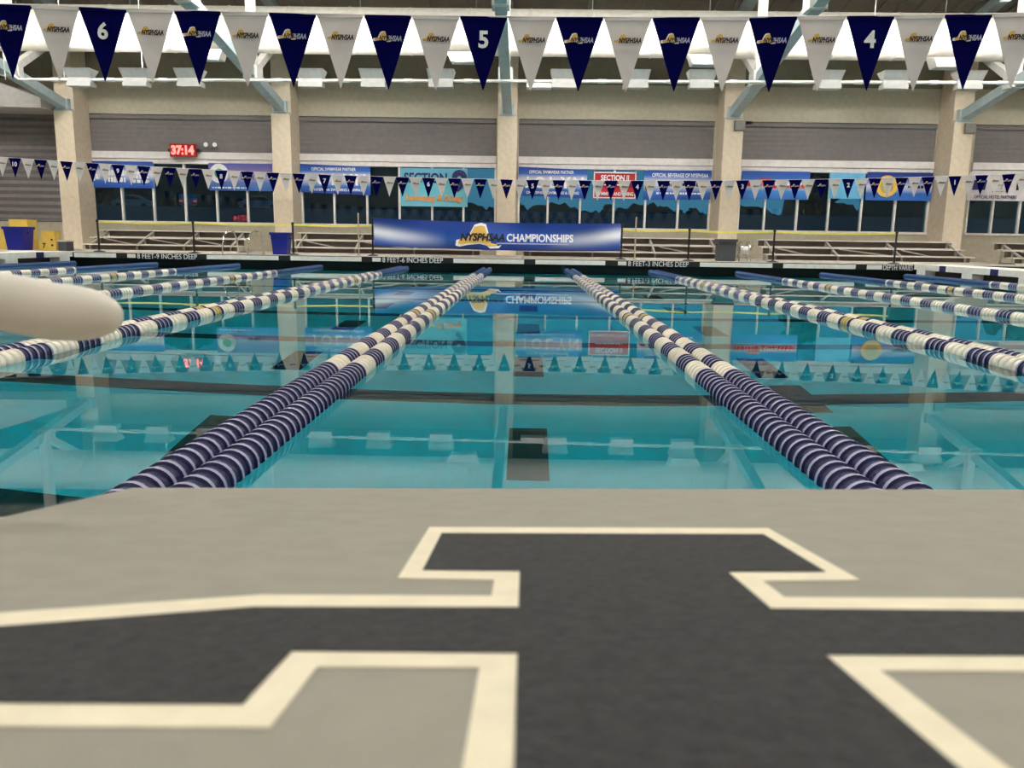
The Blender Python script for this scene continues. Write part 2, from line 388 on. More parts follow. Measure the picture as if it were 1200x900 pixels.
# ------------------------------------------------------------------ lane ropes
P = .0833
def float_mesh(name, drum, rim, r, n=22):
    h = P/2*.96
    prof = [(-h, .03), (-h, r*.80), (-h*.62, r*.86), (h*.28, r*.86), (h*.40, r), (h*.92, r), (h, r*.9), (h, .03)]
    return MB().lathe(prof, 'Y', n, mis=[0, 0, 0, 0, 1, 1, 1]).mesh(name, [drum, rim], True)
FM = {'n': float_mesh('navy_float', M_fnavy, M_frim, .075), 'w': float_mesh('white_float', M_fwhite, M_fwrim, .075), 'b': float_mesh('blue_float', M_fblue, M_fblue, .075), 'g': float_mesh('gold_float', M_fgold, M_fgold, .075)}
FN = {'n': 'navy_float', 'w': 'white_float', 'b': 'blue_float', 'g': 'gold_float'}
def code(i):
    y = .30+i*P
    if y < 4.25: return 'n'
    if y > 18.30: return 'b'
    k = int((y-4.25)/P+.001)
    c = 'w' if k % 8 < 4 else 'n'
    if c == 'n' and (k // 8 == 5 or k // 8 == 16) and k % 8 in (5, 6): c = 'g'
    return c
NF = int((22.75-.30)/P)
def rope(x, label, near_lim):
    t = thing('lane_rope', label, 'lane rope', (x, 0, .012), 'lane ropes')
    obj('cable', MB().tube([(0, .05, 0), (0, 23.0, 0)], .012, 6), [M_chrome], t)
    far = {}
    for i in range(NF):
        y = .30+i*P; c = code(i)
        if y < near_lim:
            o = link(FN[c], FM[c], t, (0, y, 0)); o.rotation_euler = (0, random.uniform(0, 6.28), 0)
        else: far.setdefault(c, []).append(y)
    for c, ys in far.items():
        mb = MB(); h = P/2*.96; r = .075
        for y in ys: mb.lathe([(-h, r*.8), (-h*.62, r*.88), (h*.3, r*.88), (h*.4, r), (h, r*.95)], 'Y', 12, (0, y, 0), [0, 0, 1, 1])
        o = obj(FN[c]+'s_far', mb, {'n': [M_fnavy, M_frim], 'w': [M_fwhite, M_fwrim], 'b': [M_fblue, M_fblue], 'g': [M_fgold, M_fgold]}[c], t, True); o['kind'] = 'stuff'
for k in range(-6, 5):
    xb_ = (k+.5)*LW; ln_r = 5-(k+1); ln_l = 5-k     # lane on right / left of this boundary
    NW = ['zero', 'one', 'two', 'three', 'four', 'five', 'six', 'seven', 'eight', 'nine', 'ten', 'eleven']
    if ln_r < 1: where = 'beside the bulkhead under the one pennant'
    elif ln_l > 10: where = 'beside the bulkhead under the ten pennant'
    else: where = 'between the %s and %s pennants' % (NW[ln_l], NW[ln_r])
    if abs(k+.5) < 2:
        rope(xb_-.086, 'navy and white lane rope %s, strand on the %s side' % (where, NW[ln_l]), 12.)
        rope(xb_+.086, 'navy and white lane rope %s, strand on the %s side' % (where, NW[ln_r]), 12.)
    else: rope(xb_, 'navy and white single lane rope %s' % where, 9.5)
# ================================================================== PENNANT LINES
STATE = [(0,.05),(.02,.28),(.30,.36),(.36,.60),(.46,.92),(.62,1.),(.74,.95),(.80,.60),(.84,.30),(.88,.12),(1.05,.05),(1.12,.10),(1.06,-.04),(.84,-.06),(.76,.06),(.60,.13),(.30,.08),(.10,.0)]
def logo_mesh(name, w, on_navy):
    """small emblem: gold state outline behind slanted lettering"""
    mb = MB(); sw = w*.56; sh = w*.30
    cx = sum(p[0] for p in STATE)/len(STATE)
    if on_navy: mb.prism([(-w/2+(cx+(p[0]-cx)*1.16)*sw-.004, ((p[1]-.45)*1.22+.45)*sh-sh*.45) for p in STATE], -.0022, -.0012, 1)
    mb.prism([(-w/2+p[0]*sw, p[1]*sh-sh*.45) for p in STATE], -.0032, -.0022, 0)
    me = mb.mesh(name, [M_gold, M_print, M_ink if not on_navy else M_lavprint, M_ink])
    tm = text_mesh('NYSPHSAA', w*.86, w*.20, M_ink, .25, .035)
    bm = bmesh.new(); bm.from_mesh(me); n0 = len(bm.faces)
    bm2 = bmesh.new(); bm2.from_mesh(tm)
    vs = [bm.verts.new((v.co.x+w*.10, v.co.y-.0042, v.co.z-.012*w/.2)) for v in bm2.verts]
    for f in bm2.faces:
        try: nf = bm.faces.new([vs[v.index] for v in f.verts])
        except ValueError: continue
        nf.material_index = 3 if sum(vs[v.index].co.x for v in f.verts)/len(f.verts) < w*.04 else 2
    bm.to_mesh(me); bm.free(); bm2.free(); return me
def pennant_mesh(name, m, w=.292, h=.44):
    mb = MB(); R = 6
    for side in (0, 1):
        for i in range(R+1):
            t = i/R; hw = w/2*(1-t)+.002; n = 4
            for k in range(n+1):
                x = -hw+2*hw*k/n; y = .006*math.sin(3*t+1.5*x/w)*t*1.5 + (.0008 if side else -.0008)
                mb.v.append((x, y, -h*t))
    S = (R+1)*5
    for i in range(R):
        for k in range(4):
            a = i*5+k; mb.f.append((a, a+1, a+6, a+5)); mb.f.append((S+a+1, S+a, S+a+5, S+a+6)); mb.m += [0, 0]
    for i in range(R):
        for k in (0, 4):
            a = i*5+k; mb.f.append((a, a+5, S+a+5, S+a)); mb.m.append(0)
    for k in range(4): mb.f.append((k, S+k, S+k+1, k+1)); mb.m.append(0)
    # hem
    mb.box(-w/2, w/2, -.006, .006, -.016, .004)
    return mb.mesh(name, [m], True)
PN, PW_ = pennant_mesh('pennant_navy', M_navy), pennant_mesh('pennant_white', M_pwhite)
LGN, LGW = logo_mesh('logo_on_navy', .165, True), logo_mesh('logo_on_white', .165, False)
def pennant_line(label, y, xc, zf, x0, x1, num0, xa, xbb):
    """num0: X of the lane 5 pennant; pennants from index range"""
    t = thing('pennant_line', label, 'pennant line', (xc, y, zf(xc)))
    sp = LW/8
    pts = []
    n = 60
    for i in range(n+1):
        x = xa+(xbb-xa)*i/n; pts.append((x-xc, 0, zf(x)-zf(xc)+.004))
    obj('line', MB().tube(pts, .006, 6), [M_pwhite], t)
    i0 = int(math.ceil((x0-num0)/sp)); i1 = int((x1-num0)//sp)
    for i in range(i0, i1+1):
        x = num0+i*sp; navy = i % 2 == 0
        sl = (zf(x+.01)-zf(x-.01))/.02
        p = link('pennant', PN if navy else PW_, t, (x-xc, 0, zf(x)-zf(xc)), (random.uniform(-.04, .04), -math.atan(sl), random.uniform(-.05, .05)))
        if i % 8 == 0 and 1 <= 5-i//8 <= 10:
            s = str(5-i//8); lettering(p, s, (0, -.010, -.135), None, .105, M_print, off=.03, name='number')
        else: link('logo', LGN if navy else LGW, p, (0.0, -.008, -.125))
zn = lambda x: 2.243+.0046*(x+.33)**2
zfar = lambda x: 2.239+.00229*(x-.06)**2
pennant_line('navy and white pennant line strung above the starting block end', 4.57, -.33, zn, -6.2, 6.2, -.333, -14.0, 11.75)
pennant_line('navy and white pennant line strung before the championships banner end', 18.29, .06, zfar, -18.2, 12.6, .06, -18.4, 12.8)
# ================================================================== STARTING BLOCK
sb = thing('starting_block', 'grey starting block with dark cream-outlined letter on its sloped top', 'starting block', (.02, -.45, DK))
def bz(x, y): return .6325+.0185*x-.199*(y+.05)
BL = lambda x, y, dz=0: (x-.02, y+.45, bz(x, y)+dz-DK)
xl, xr, yf, yb = -.415, .455, -.047, -.87
plate = MB().hexa([BL(xl,yb,-.045), BL(xr,yb,-.045), BL(xr,yf,-.045), BL(xl,yf,-.045), BL(xl,yb), BL(xr,yb), BL(xr,yf), BL(xl,yf)])
pl = obj('platform', plate, [M_blockgrey], sb)
bv = pl.modifiers.new('bevel', 'BEVEL'); bv.width = .004; bv.segments = 3
def inlay(name, poly, dz, m):
    me = bpy.data.meshes.new(name); bm = bmesh.new()
    vs = [bm.verts.new(BL(x, y, dz)) for x, y in poly]
    f = bm.faces.new(vs); f.normal_update()
    if f.normal.z < 0: f.normal_flip()
    r = bmesh.ops.extrude_face_region(bm, geom=[f]); 
    for v in [g for g in r['geom'] if isinstance(g, bmesh.types.BMVert)]: v.co.z += .0003
    bmesh.ops.triangulate(bm, faces=bm.faces[:]); bmesh.ops.recalc_face_normals(bm, faces=bm.faces[:])
    bm.to_mesh(me); bm.free(); me.materials.append(m); return link(name, me, pl)
cxl = .0195
half_d = [(.102, -.309), (.100, -.417), (.0515, -.4185), (.0515, -.487), (.160, -.4885), (.247, -.5185), (.30, -.5185), (.30, -.592), (.128, -.591), (.128, -.5445), (.0515, -.545), (.0515, -.72), (.12, -.725), (.12, -.80)]
half_c = [(.113, -.283), (.110, -.434), (.0635, -.4365), (.0635, -.467), (.164, -.467), (.261, -.4985), (.315, -.4985), (.315, -.607), (.1155, -.606), (.1155, -.559), (.0635, -.559), (.0635, -.705), (.134, -.71), (.134, -.815)]
both = lambda h: [(cxl+x, y) for x, y in h]+[(cxl-x, y) for x, y in reversed(h)]
inlay('letter_outline', both(half_c), .0002, M_blockcream)
inlay('letter_fill', both(half_d), .0007, M_blockdark)
obj('pedestal', MB().hexa([(-.3,-.3,0),(.3,-.3,0),(.3,.12,0),(-.3,.12,0),(-.3,-.3,.36),(.3,-.3,.36),(.3,.12,.26),(-.3,.12,.26)]), [M_blockbody], sb)
obj('foot_plate', MB().box(-.36, .36, -.38, .2, 0, .02), [M_blockbody], sb)
# side grip: rounded bar coming in over the left edge of the platform
hp = [(-.3188,-.2309,.8103), (-.345,-.2312,.8118), (-.3985,-.2406,.8207), (-.440,-.250,.826), (-.472,-.256,.815), (-.488,-.260,.785), (-.488,-.262,.74), (-.486,-.264,.66), (-.470,-.266,.625), (-.41,-.268,.612)]
hp = [(x-.02, y+.45, z-DK) for x, y, z in hp]
tip = Vector(hp[0]); d = (tip-Vector(hp[1])).normalized(); R = .0205
cap = [tuple(tip + d*(-.046+.046*math.sin(a))) for a in [math.radians(q) for q in (88, 75, 60, 45, 30, 15, 0)]]
capr = [R*max(.04, math.cos(math.radians(q)))**.8 for q in (88, 75, 60, 45, 30, 15, 0)]
obj('side_grip', MB().tube(cap+[Vector(p) for p in hp[2:]], capr+[R]*(len(hp)-2), 24), [M_handle], sb, True)
# ================================================================== DUCT, RAIL, LIGHTS
dt = thing('fabric_duct', 'large round white fabric air duct hung under the roof', 'duct', (0, 26.4, 7.38))
obj('duct_tube', MB().lathe([(-25.9, .70), (25.9, .70)], 'X', 48), [M_duct], dt, True)
rm = MB().lathe([(-.03, .70), (-.02, .715), (.02, .715), (.03, .70)], 'X', 40).mesh('seam', [M_white], True)
for k in range(27): link('seam', rm, dt, (-25.0+k*1.92, 0, 0))
for k in range(14):
    x = -24.+k*3.7; obj('hanger_wire', MB().tube([(x, 0, .69), (x, 0, ceil_z(26.4)-7.38)], .012, 5), [M_steel], dt)
RY = 24.4
def rz(x): return 5.545+.008*x
rl = thing('light_rail', 'long white pipe rail carrying the uplights below the duct', 'rail', (0, RY, rz(0)))
obj('rail_pipe', MB().tube([(-15.2, 0, rz(-15.2)-rz(0)), (25.8, 0, rz(25.8)-rz(0))], .05, 10), [M_white], rl, True)
obj('rail_bend', MB().tube([(-15.2, 0, rz(-15.2)-rz(0)), (-15.5, 0, -.11), (-15.68, 0, 0.03), (-15.72, 0, .3), (-15.75, 0, 3.3)], .035, 8), [M_white], rl, True)
obj('rail_bend', MB().tube([(-15.0, 0, rz(-15.)-rz(0)-.05), (-15.35, 0, -.13), (-15.48, 0, 0.02), (-15.5, 0, .3), (-15.52, 0, 3.3)], .02, 8), [M_white], rl, True)
for x in (-14.4, -12.7, -11.1, -7.6, -5.6, -3.7, -1.9, 2.1, 4.2, 6.0, 9.7, 11.9, 13.9, 17.):
    obj('rail_coupling', MB().tube([(x-.12, 0, rz(x)-rz(0)), (x+.12, 0, rz(x)-rz(0))], .065, 10), [M_white], rl, True)
for x in CX[:1]+[-14.4, -12.0, 9.7]: obj('rail_hanger', MB().tube([(x+.3, 0, rz(x)-rz(0)), (x+.3, 0, ceil_z(RY)-rz(0))], .013, 5), [M_white], rl)
def uplight(x):
    t = thing('uplight', 'white uplight clamped to the long rail below the duct', 'light', (x, RY, rz(x)), 'uplights on the rail')
    obj('housing', MB().box(-.36, .36, -.16, .20, -.20, -.07), [M_fix], t)
    obj('clamp', MB().box(-.36, .36, -.09, .06, -.07, .06), [M_fix], t)
    tr = MB()
    tr.hexa([(-.36,-.10,.06),(.36,-.10,.06),(.36,-.07,.06),(-.36,-.07,.06),(-.40,-.26,.30),(.40,-.26,.30),(.40,-.27,.30),(-.40,-.27,.30)])
    tr.hexa([(-.36,.07,.06),(.36,.07,.06),(.36,.10,.06),(-.36,.10,.06),(-.40,.27,.30),(.40,.27,.30),(.40,.30,.30),(-.40,.30,.30)])
    for s in (-1, 1): tr.hexa([(s*.36-.01,-.10,.06),(s*.36+.01,-.10,.06),(s*.36+.01,.10,.06),(s*.36-.01,.10,.06),(s*.40-.01,-.26,.30),(s*.40+.01,-.26,.30),(s*.40+.01,.30,.30),(s*.40-.01,.30,.30)])
    obj('reflector', tr, [M_fix], t)
    obj('lens', MB().box(-.33, .33, -.09, .09, .07, .14), [M_lamp], t)
for x in (-13.6, -11.91, -10.27, -6.61, -4.73, -2.71, .97, 3.1, 5.05, 8.79, 10.75, 12.92, 16.6, 18.6, -18.0, -20.0): uplight(x)
t = thing('flat_panel', 'flat white panel hung just below the rail by the middle truss', 'light', (.22, RY-.35, rz(0)-.20))  # plain hanging slab, no lamp in it
obj('panel_body', MB().box(-.36, .36, -.2, .2, -.07, .05), [M_white], t)
obj('hanger', MB().tube([(0, .1, .05), (0, .36, .16)], .02, 6), [M_white], t)
# white flat boxes hung beside the trusses
for i, x in enumerate((-10.2, -2.1, 5.4, 12.9)):
    t = thing('air_diffuser', 'flat white air outlet box hanging below the round duct', 'air outlet', (x, 25.75, 6.42), 'air outlets under the duct')
    obj('outlet_box', MB().hexa([(-.42,-.25,-.10),(.42,-.25,-.10),(.42,.25,-.10),(-.42,.25,-.10),(-.55,-.3,.16),(.55,-.3,.16),(.55,.3,.30),(-.55,.3,.30)]), [M_white], t)
    obj('outlet_grille', MB().box(-.36, .36, -.2, .2, -.115, -.10), [M_steel], t)
# fill panels added under the roof, unseen, to light the hall
for yy in (-3.5, 3.0, 9.5, 16.0, 21.3):
    for k in range(7):
        x = -21+7*k; z = ceil_z(yy)-1.1
        t = thing('added_light', 'added unseen fill light panel hung from the roof over the pool', 'light', (x, yy, z), 'added fill light panels')
        obj('fill_frame', MB().box(-1.32, 1.32, -.62, .62, .0, .09), [M_white], t)
        obj('fill_diffuser', MB().box(-1.25, 1.25, -.55, .55, -.03, .0), [M_fillfar if yy > 20 else M_fill], t)
        for s in (-1, 1): obj('hanger_wire', MB().tube([(s*1.1, 0, .09), (s*1.1, 0, ceil_z(yy)-z+.02)], .008, 5), [M_steel], t)
# ================================================================== BANNERS
def sheet(x0, x1, z0, z1, m, name='banner_sheet', parent=None, wav=.02, sag=0., skew=0., cx=0, cz=0, nx=24, nz=8):
    mb = MB()
    for s in (0, 1):
        for j in range(nz+1):
            for i in range(nx+1):
                u = i/nx; v = j/nz; x = x0+(x1-x0)*u; z = z0+(z1-z0)*v
                z += skew*(u-.5) - sag*(1-(2*u-1)**2)
                y = wav*math.sin(9*u+3*v)*.5+wav*.5*math.sin(23*u-2*v) + (.004 if s else 0)
                mb.v.append((x-cx, y, z-cz))
    N = (nx+1)*(nz+1); q = lambda i, j, s=0: s*N+j*(nx+1)+i
    for j in range(nz):
        for i in range(nx):
            mb.f.append((q(i,j), q(i+1,j), q(i+1,j+1), q(i,j+1))); mb.f.append((q(i+1,j,1), q(i,j,1), q(i,j+1,1), q(i+1,j+1,1))); mb.m += [0, 0]
    for i in range(nx):
        for j in (0, nz): mb.f.append((q(i,j), q(i,j,1), q(i+1,j,1), q(i+1,j))); mb.m.append(0)
    for j in range(nz):
        for i in (0, nx): mb.f.append((q(i,j), q(i,j+1), q(i,j+1,1), q(i,j,1))); mb.m.append(0)
    return obj(name, mb, [m], parent, True)
YB = 28.88
def banner(x0, x1, z0, z1, label, m, wav=.012, skew=0.):
    cx = (x0+x1)/2; cz = (z0+z1)/2
    t = thing('banner', label, 'banner', (cx, YB, cz)); t['bw'] = x1-x0
    sheet(x0, x1, z0, z1, m, 'banner_sheet', t, wav, 0, skew, cx, cz)
    for s in (-1, 1): obj('tie', MB().tube([(s*(x1-x0)*.48, .0, (z1-z0)/2-.02), (s*(x1-x0)*.48, .06, (z1-z0)/2+.04)], .008, 5), [M_white], t)
    return t
DB = (.016, .055, .30); MBL = (.03, .13, .46); WH = (.60, .60, .72)
bm3 = lambda nm, h: banner_mat(nm, [(0, DB), (.25, MBL), (.5, WH), (.62, WH), (.80, MBL), (1, DB)], 'Z', -h/2, h/2)
def scribble(t, x0, x1, z0, z1, rows, m, seed, y=-.03):
    """an unreadable printed line: little uneven marks"""
    rnd = random.Random(seed); mb = MB(); rh = (z1-z0)/rows
    for r in range(rows):
        x = x0
        while x < x1:
            w = rnd.uniform(.05, .14); h = rh*rnd.uniform(.5, .85); zz = z0+rh*(r+.5)
            mb.box(x, min(x+w, x1), y, y+.006, zz-h/2, zz+h/2); x += w+rnd.uniform(.02, .05)
    return obj('printed_marks', mb, [m], t)
def ring(t, x, z, r0, r1, m, name='seal_ring', y=-.03):
    mb = MB(); n = 28
    for k in range(n):
        a = 2*math.pi*k/n; b = 2*math.pi*(k+1)/n
        p = [(r0*math.cos(a), r0*math.sin(a)), (r1*math.cos(a), r1*math.sin(a)), (r1*math.cos(b), r1*math.sin(b)), (r0*math.cos(b), r0*math.sin(b))]
        mb.prism([(x+u, z+v) for u, v in p], y, y+.006)
    return obj(name, mb, [m], t)
b = banner(-15.84, -13.62, 2.52, 3.46, 'blue banner with white block marks beside the ribbed shutter column', bm3('print_blue_a', .94))
scribble(b, -.55, .12, -.30, .18, 2, M_print, 3); scribble(b, .35, .95, -.30, .14, 3, M_print, 5); scribble(b, -1.1, -.85, -.25, .1, 1, M_print, 8)
b = banner(-11.6, -9.28, 2.48, 3.44, 'blue and violet banner with a round white and green seal', banner_mat('print_violet', [(0, MBL), (.3, (.10, .18, .46)), (.5, (.45, .42, .62)), (.7, (.22, .16, .40)), (1, (.06, .09, .34))], 'Z', -.48, .48))
ring(b, -.78, .12, .17, .34, M_print); ring(b, -.78, .12, .0, .17, M_green, 'seal_centre'); lettering(b, 'OF NY', (.25, -.03, -.02), .5, .16, M_ink); scribble(b, -1.05, .2, -.42, -.34, 1, M_print, 4)
for x0, x1, lab in ((-8.28, -5.74, 'blue swimwear partner banner over the windows left of section 9'), (-.40, 2.06, 'blue swimwear partner banner beside the red section banner')):
    lab = lab.replace('over the windows left of', 'hung between the trash bin column and')
    b = banner(x0, x1, 2.42, 3.42, lab, bm3('print_blue_b', 1.), skew=-.08)
    lettering(b, 'OFFICIAL SWIMWEAR PARTNER', (-.05, -.03, .36), 1.6, .12, M_print, off=.02)
    for k, ch in enumerate('JOLYN'): lettering(b, ch, (-.92+k*.46, -.03, .0), None, .40, M_print, off=.035)
    lettering(b, 'OF NYSPHSAA SWIMMING & DIVING', (0, -.03, -.36), 1.9, .10, M_print, off=.02)
b = banner(-4.66, -2.23, 2.02, 3.36, 'teal section 9 banner with navy letters and orange script', banner_mat('print_teal', [(0, (.16, .48, .62)), (.5, (.12, .42, .52)), (1, (.14, .40, .55))], 'Z', -.67, .67))
lettering(b, 'SECTION', (-.30, -.03, .33), 1.55, .36, M_navyprint, off=.03)
lettering(b, '9', (.92, -.03, .20), .44, .72, M_navyprint, off=.03, name='numeral'); ring(b, .92, .36, .20, .27, M_navyprint)
lettering(b, 'Swimming & Diving', (0, -.03, -.40), 2.1, .30, M_orange, .35, .03)
b = banner(2.28, 3.83, 2.38, 3.33, 'red section banner with white lettering and border', mat('print_red', (.42, .012, .02), .5))
for (a0, a1, c0, c1) in ((-.76, .76, .42, .46), (-.76, .76, -.46, -.42), (-.76, -.72, -.46, .46), (.72, .76, -.46, .46)): obj('border', MB().box(a0, a1, -.03, -.02, c0, c1), [M_print], b)
lettering(b, 'SECTION II', (0, -.03, .26), 1.0, .19, M_print, off=.02); lettering(b, 'SWIMMING AND DIVING', (0, -.03, -.30), 1.36, .13, M_print, off=.02)
obj('stripe', MB().box(-.71, .71, -.025, -.02, -.08, .10), [mat('print_maroon', (.20, .004, .015), .5)], b); scribble(b, -.5, .5, -.02, .05, 1, M_print, 9)
b = banner(4.1, 6.5, 2.38, 3.40, 'blue official beverage banner', bm3('print_blue_c', 1.02), skew=.04)
lettering(b, 'OFFICIAL BEVERAGE OF NYSPHSAA', (.08, -.03, .34), 2.0, .14, M_print, off=.02); scribble(b, -.75, .85, -.34, -.24, 1, M_print, 12)
ring(b, -1.0, -.1, .0, .16, mat('print_brown', (.16, .05, .05), .5), 'round_picture'); scribble(b, -.5, .9, -.06, .10, 1, M_ink, 14)
b = banner(7.58, 10.0, 2.44, 3.42, 'blue banner with bold red and white lettering marks', banner_mat('print_blue_d', [(0, MBL), (.3, (.05, .22, .55)), (.45, (.55, .5, .58)), (.60, (.5, .4, .5)), (.72, MBL), (1, (.02, .08, .36))], 'Z', -.49, .49))
scribble(b, -1.1, -.2, -.10, .16, 1, M_red, 21); obj('red_patch', MB().box(-.62, -.15, -.035, -.028, .10, .24), [M_red], b); scribble(b, -.1, 1.1, -.12, .10, 1, M_red, 23); scribble(b, -.15, 1.1, -.02, .14, 1, M_print, 25, -.036)
b = banner(10.72, 11.94, 2.50, 3.40, 'plain light blue banner', mat('print_light_blue', (.13, .42, .68), .5))
b = banner(12.02, 14.35, 2.46, 3.44, 'blue banner with a round gold seal', banner_mat('print_blue_e', [(0, MBL), (.25, MBL), (.5, WH), (.62, (.3, .34, .6)), (.80, DB), (1, (.01, .025, .16))], 'Z', -.49, .49))
ring(b, -.45, .0, .24, .38, M_gold); ring(b, -.45, .0, .0, .24, mat('print_olive', (.42, .34, .10), .5), 'seal_centre'); scribble(b, .3, 1.0, -.08, .06, 1, M_ink, 31)
b = banner(15.62, 18.9, 2.50, 3.48, 'white official hotel partners banner with small logos', mat('print_white', (.66, .62, .64), .5))
lettering(b, 'OFFICIAL HOTEL PARTNERS', (-.65, -.03, -.36), 1.5, .12, M_navyprint, off=.02)
obj('navy_logo', MB().prism([(-1.5, -.12), (-1.45, .22), (-1.0, .22), (-1.05, -.12)], -.03, -.022), [M_navyprint], b)
lettering(b, 'H', (-.55, -.03, .05), None, .30, M_tan, .3, .0, name='logo_letter'); obj('bar_logo', MB().box(.05, .13, -.03, -.022, -.12, .22), [M_ink], b)
scribble(b, .45, .85, -.02, .16, 2, M_ink, 41); scribble(b, 1.1, 1.5, -.02, .16, 2, M_ink, 43); scribble(b, -.8, -.2, -.2, -.14, 1, M_tan, 44)
# championships banner between two posts
def champ_mat():
    m = bpy.data.materials.new('print_championship'); m.use_nodes = True; n = m.node_tree; b = n.nodes['Principled BSDF']; b.inputs['Roughness'].default_value = .32
    t = n.nodes.new('ShaderNodeTexCoord'); s = n.nodes.new('ShaderNodeSeparateXYZ'); n.links.new(t.outputs['Object'], s.inputs[0])
    def mth(op, a, bb=None, c=None):
        q = n.nodes.new('ShaderNodeMath'); q.operation = op
        for i, v in enumerate((a, bb, c)):
            if v is None: continue
            if isinstance(v, (int, float)): q.inputs[i].default_value = v
            else: n.links.new(v, q.inputs[i])
        return q.outputs[0]
    ax = mth('ABSOLUTE', s.outputs['X'])
    # silver streak arcs in from both ends towards the lower middle
    zc = mth('MULTIPLY_ADD', mth('MULTIPLY', ax, ax), .022, -.24)
    dz = mth('DIVIDE', mth('SUBTRACT', s.outputs['Z'], zc), .17)
    g = mth('POWER', 2.718, mth('MULTIPLY', mth('MULTIPLY', dz, dz), -1.))
    fade = n.nodes.new('ShaderNodeMapRange'); fade.inputs['From Min'].default_value = 1.5; fade.inputs['From Max'].default_value = 3.3; n.links.new(ax, fade.inputs['Value'])
    fac = mth('MULTIPLY', g, fade.outputs[0])
    zr = n.nodes.new('ShaderNodeMapRange'); zr.inputs['From Min'].default_value = -.45; zr.inputs['From Max'].default_value = .45; n.links.new(s.outputs['Z'], zr.inputs['Value'])
    r = n.nodes.new('ShaderNodeValToRGB'); e = r.color_ramp.elements; e[0].color = (.005, .018, .15, 1); e[1].color = (.007, .028, .20, 1)
    q = e.new(.35); q.color = (.02, .10, .42, 1); q = e.new(.65); q.color = (.012, .055, .30, 1)
    n.links.new(zr.outputs[0], r.inputs[0])
    mx = n.nodes.new('ShaderNodeMixRGB'); n.links.new(fac, mx.inputs[0]); n.links.new(r.outputs[0], mx.inputs[1]); mx.inputs[2].default_value = (.80, .82, .90, 1)
    n.links.new(mx.outputs[0], b.inputs['Base Color']); return m
t = thing('banner', 'long blue championships banner stretched between black posts', 'banner', (-.98, 24.0, 1.0))
sheet(-4.72, 2.78, .61, 1.44, champ_mat(), 'banner_sheet', t, .075, .055, -.06, -.98, 1.0, 60, 10)
mb = MB().prism([((p[0]-.5)*1.25-.62, (p[1]-.45)*.72-.03) for p in STATE], -.075, -.068, 1)
mb.prism([((p[0]-.5)*1.08-.62, (p[1]-.45)*.58-.03) for p in STATE], -.085, -.075, 0)
obj('state_emblem', mb, [M_gold, M_print], t)
lettering(t, 'NYSPHSAA', (-.42, -.105, -.06), 1.36, .24, M_ink, .2, .04)
lettering(t, 'CHAMPIONSHIPS', (1.32, -.085, -.065), 2.02, .24, M_print, 0., .03)
obj('underline', MB().box(.0, 2.2, -.085, -.08, -.255, -.225), [M_lavprint], t)
# ================================================================== DECK FURNITURE
def stanchion(x, y, h, label='black stanchion post holding the yellow caution tape', group='caution tape posts'):
    t = thing('stanchion', label, 'post', (x, y, DK), group)
    obj('base', MB().lathe([(0, .17), (.02, .17), (.05, .05), (.06, .03)], 'Z', 16), [M_black], t, True)
    obj('post', MB().tube([(0, 0, .04), (0, 0, h)], .03, 10), [M_black], t, True)
    obj('cap', MB().lathe([(h-.06, .042), (h, .042), (h+.015, .02)], 'Z', 12), [M_black], t, True)
SX = [-13.0, -10.1, -7.09, 4.78, 7.3, 10.9]
for x in SX: stanchion(x, 23.6, .95)
stanchion(-4.76, 24.0, 1.12, 'black post holding an end of the championships banner', 'banner posts'); stanchion(2.82, 24.0, 1.05, 'black post holding an end of the championships banner', 'banner posts')
def tape(a, b, label, group='yellow caution tape spans'):
    mb = MB(); n = 12; L = Vector(b)-Vector(a)
    for i in range(n+1):
        u = i/n; p = Vector(a)+L*u; z = p.z-.03*(1-(2*u-1)**2)
        for dz in (0, -.05): mb.v += [(p.x-a[0], p.y-a[1]-.002, z+dz-a[2]), (p.x-a[0], p.y-a[1]+.002, z+dz-a[2])]
    for i in range(n):
        k = 4*i; mb.f += [(k, k+2, k+6, k+4), (k+1, k+5, k+7, k+3), (k, k+4, k+5, k+1), (k+2, k+3, k+7, k+6)]; mb.m += [0]*4
    tag(obj('caution_tape', mb, [M_yellow], None, False, a), label, 'tape', group)
TP = [(-13.0, 23.6), (-10.1, 23.6), (-7.09, 23.6), (-4.76, 24.0)]
for p, q in zip(TP[:-1], TP[1:]): tape((p[0]+.03, p[1]-.0, 1.255), (q[0]-.03, q[1], 1.255), 'yellow caution tape strung between black posts')
TP = [(2.82, 24.0), (4.78, 23.6), (7.3, 23.6), (10.9, 23.6)]
for p, q in zip(TP[:-1], TP[1:]): tape((p[0]+.03, p[1], 1.24), (q[0]-.03, q[1], 1.25), 'yellow caution tape strung between black posts')
for x, h, lab in ((-5.09, 1.26, 'thin tan pole standing between bleachers and trash bin side of the banner'), (3.17, 1.26, 'thin tan pole standing beside the beverage banner end of the bleachers')):
    t = thing('deck_pole', lab, 'pole', (x, 23.5, DK)); obj('pole', MB().tube([(0,0,0), (0,0,h)], .022, 8), [M_tan], t, True); obj('socket', MB().lathe([(0, .06), (.03, .06), (.04, .03)], 'Z', 12), [M_chrome], t, True)
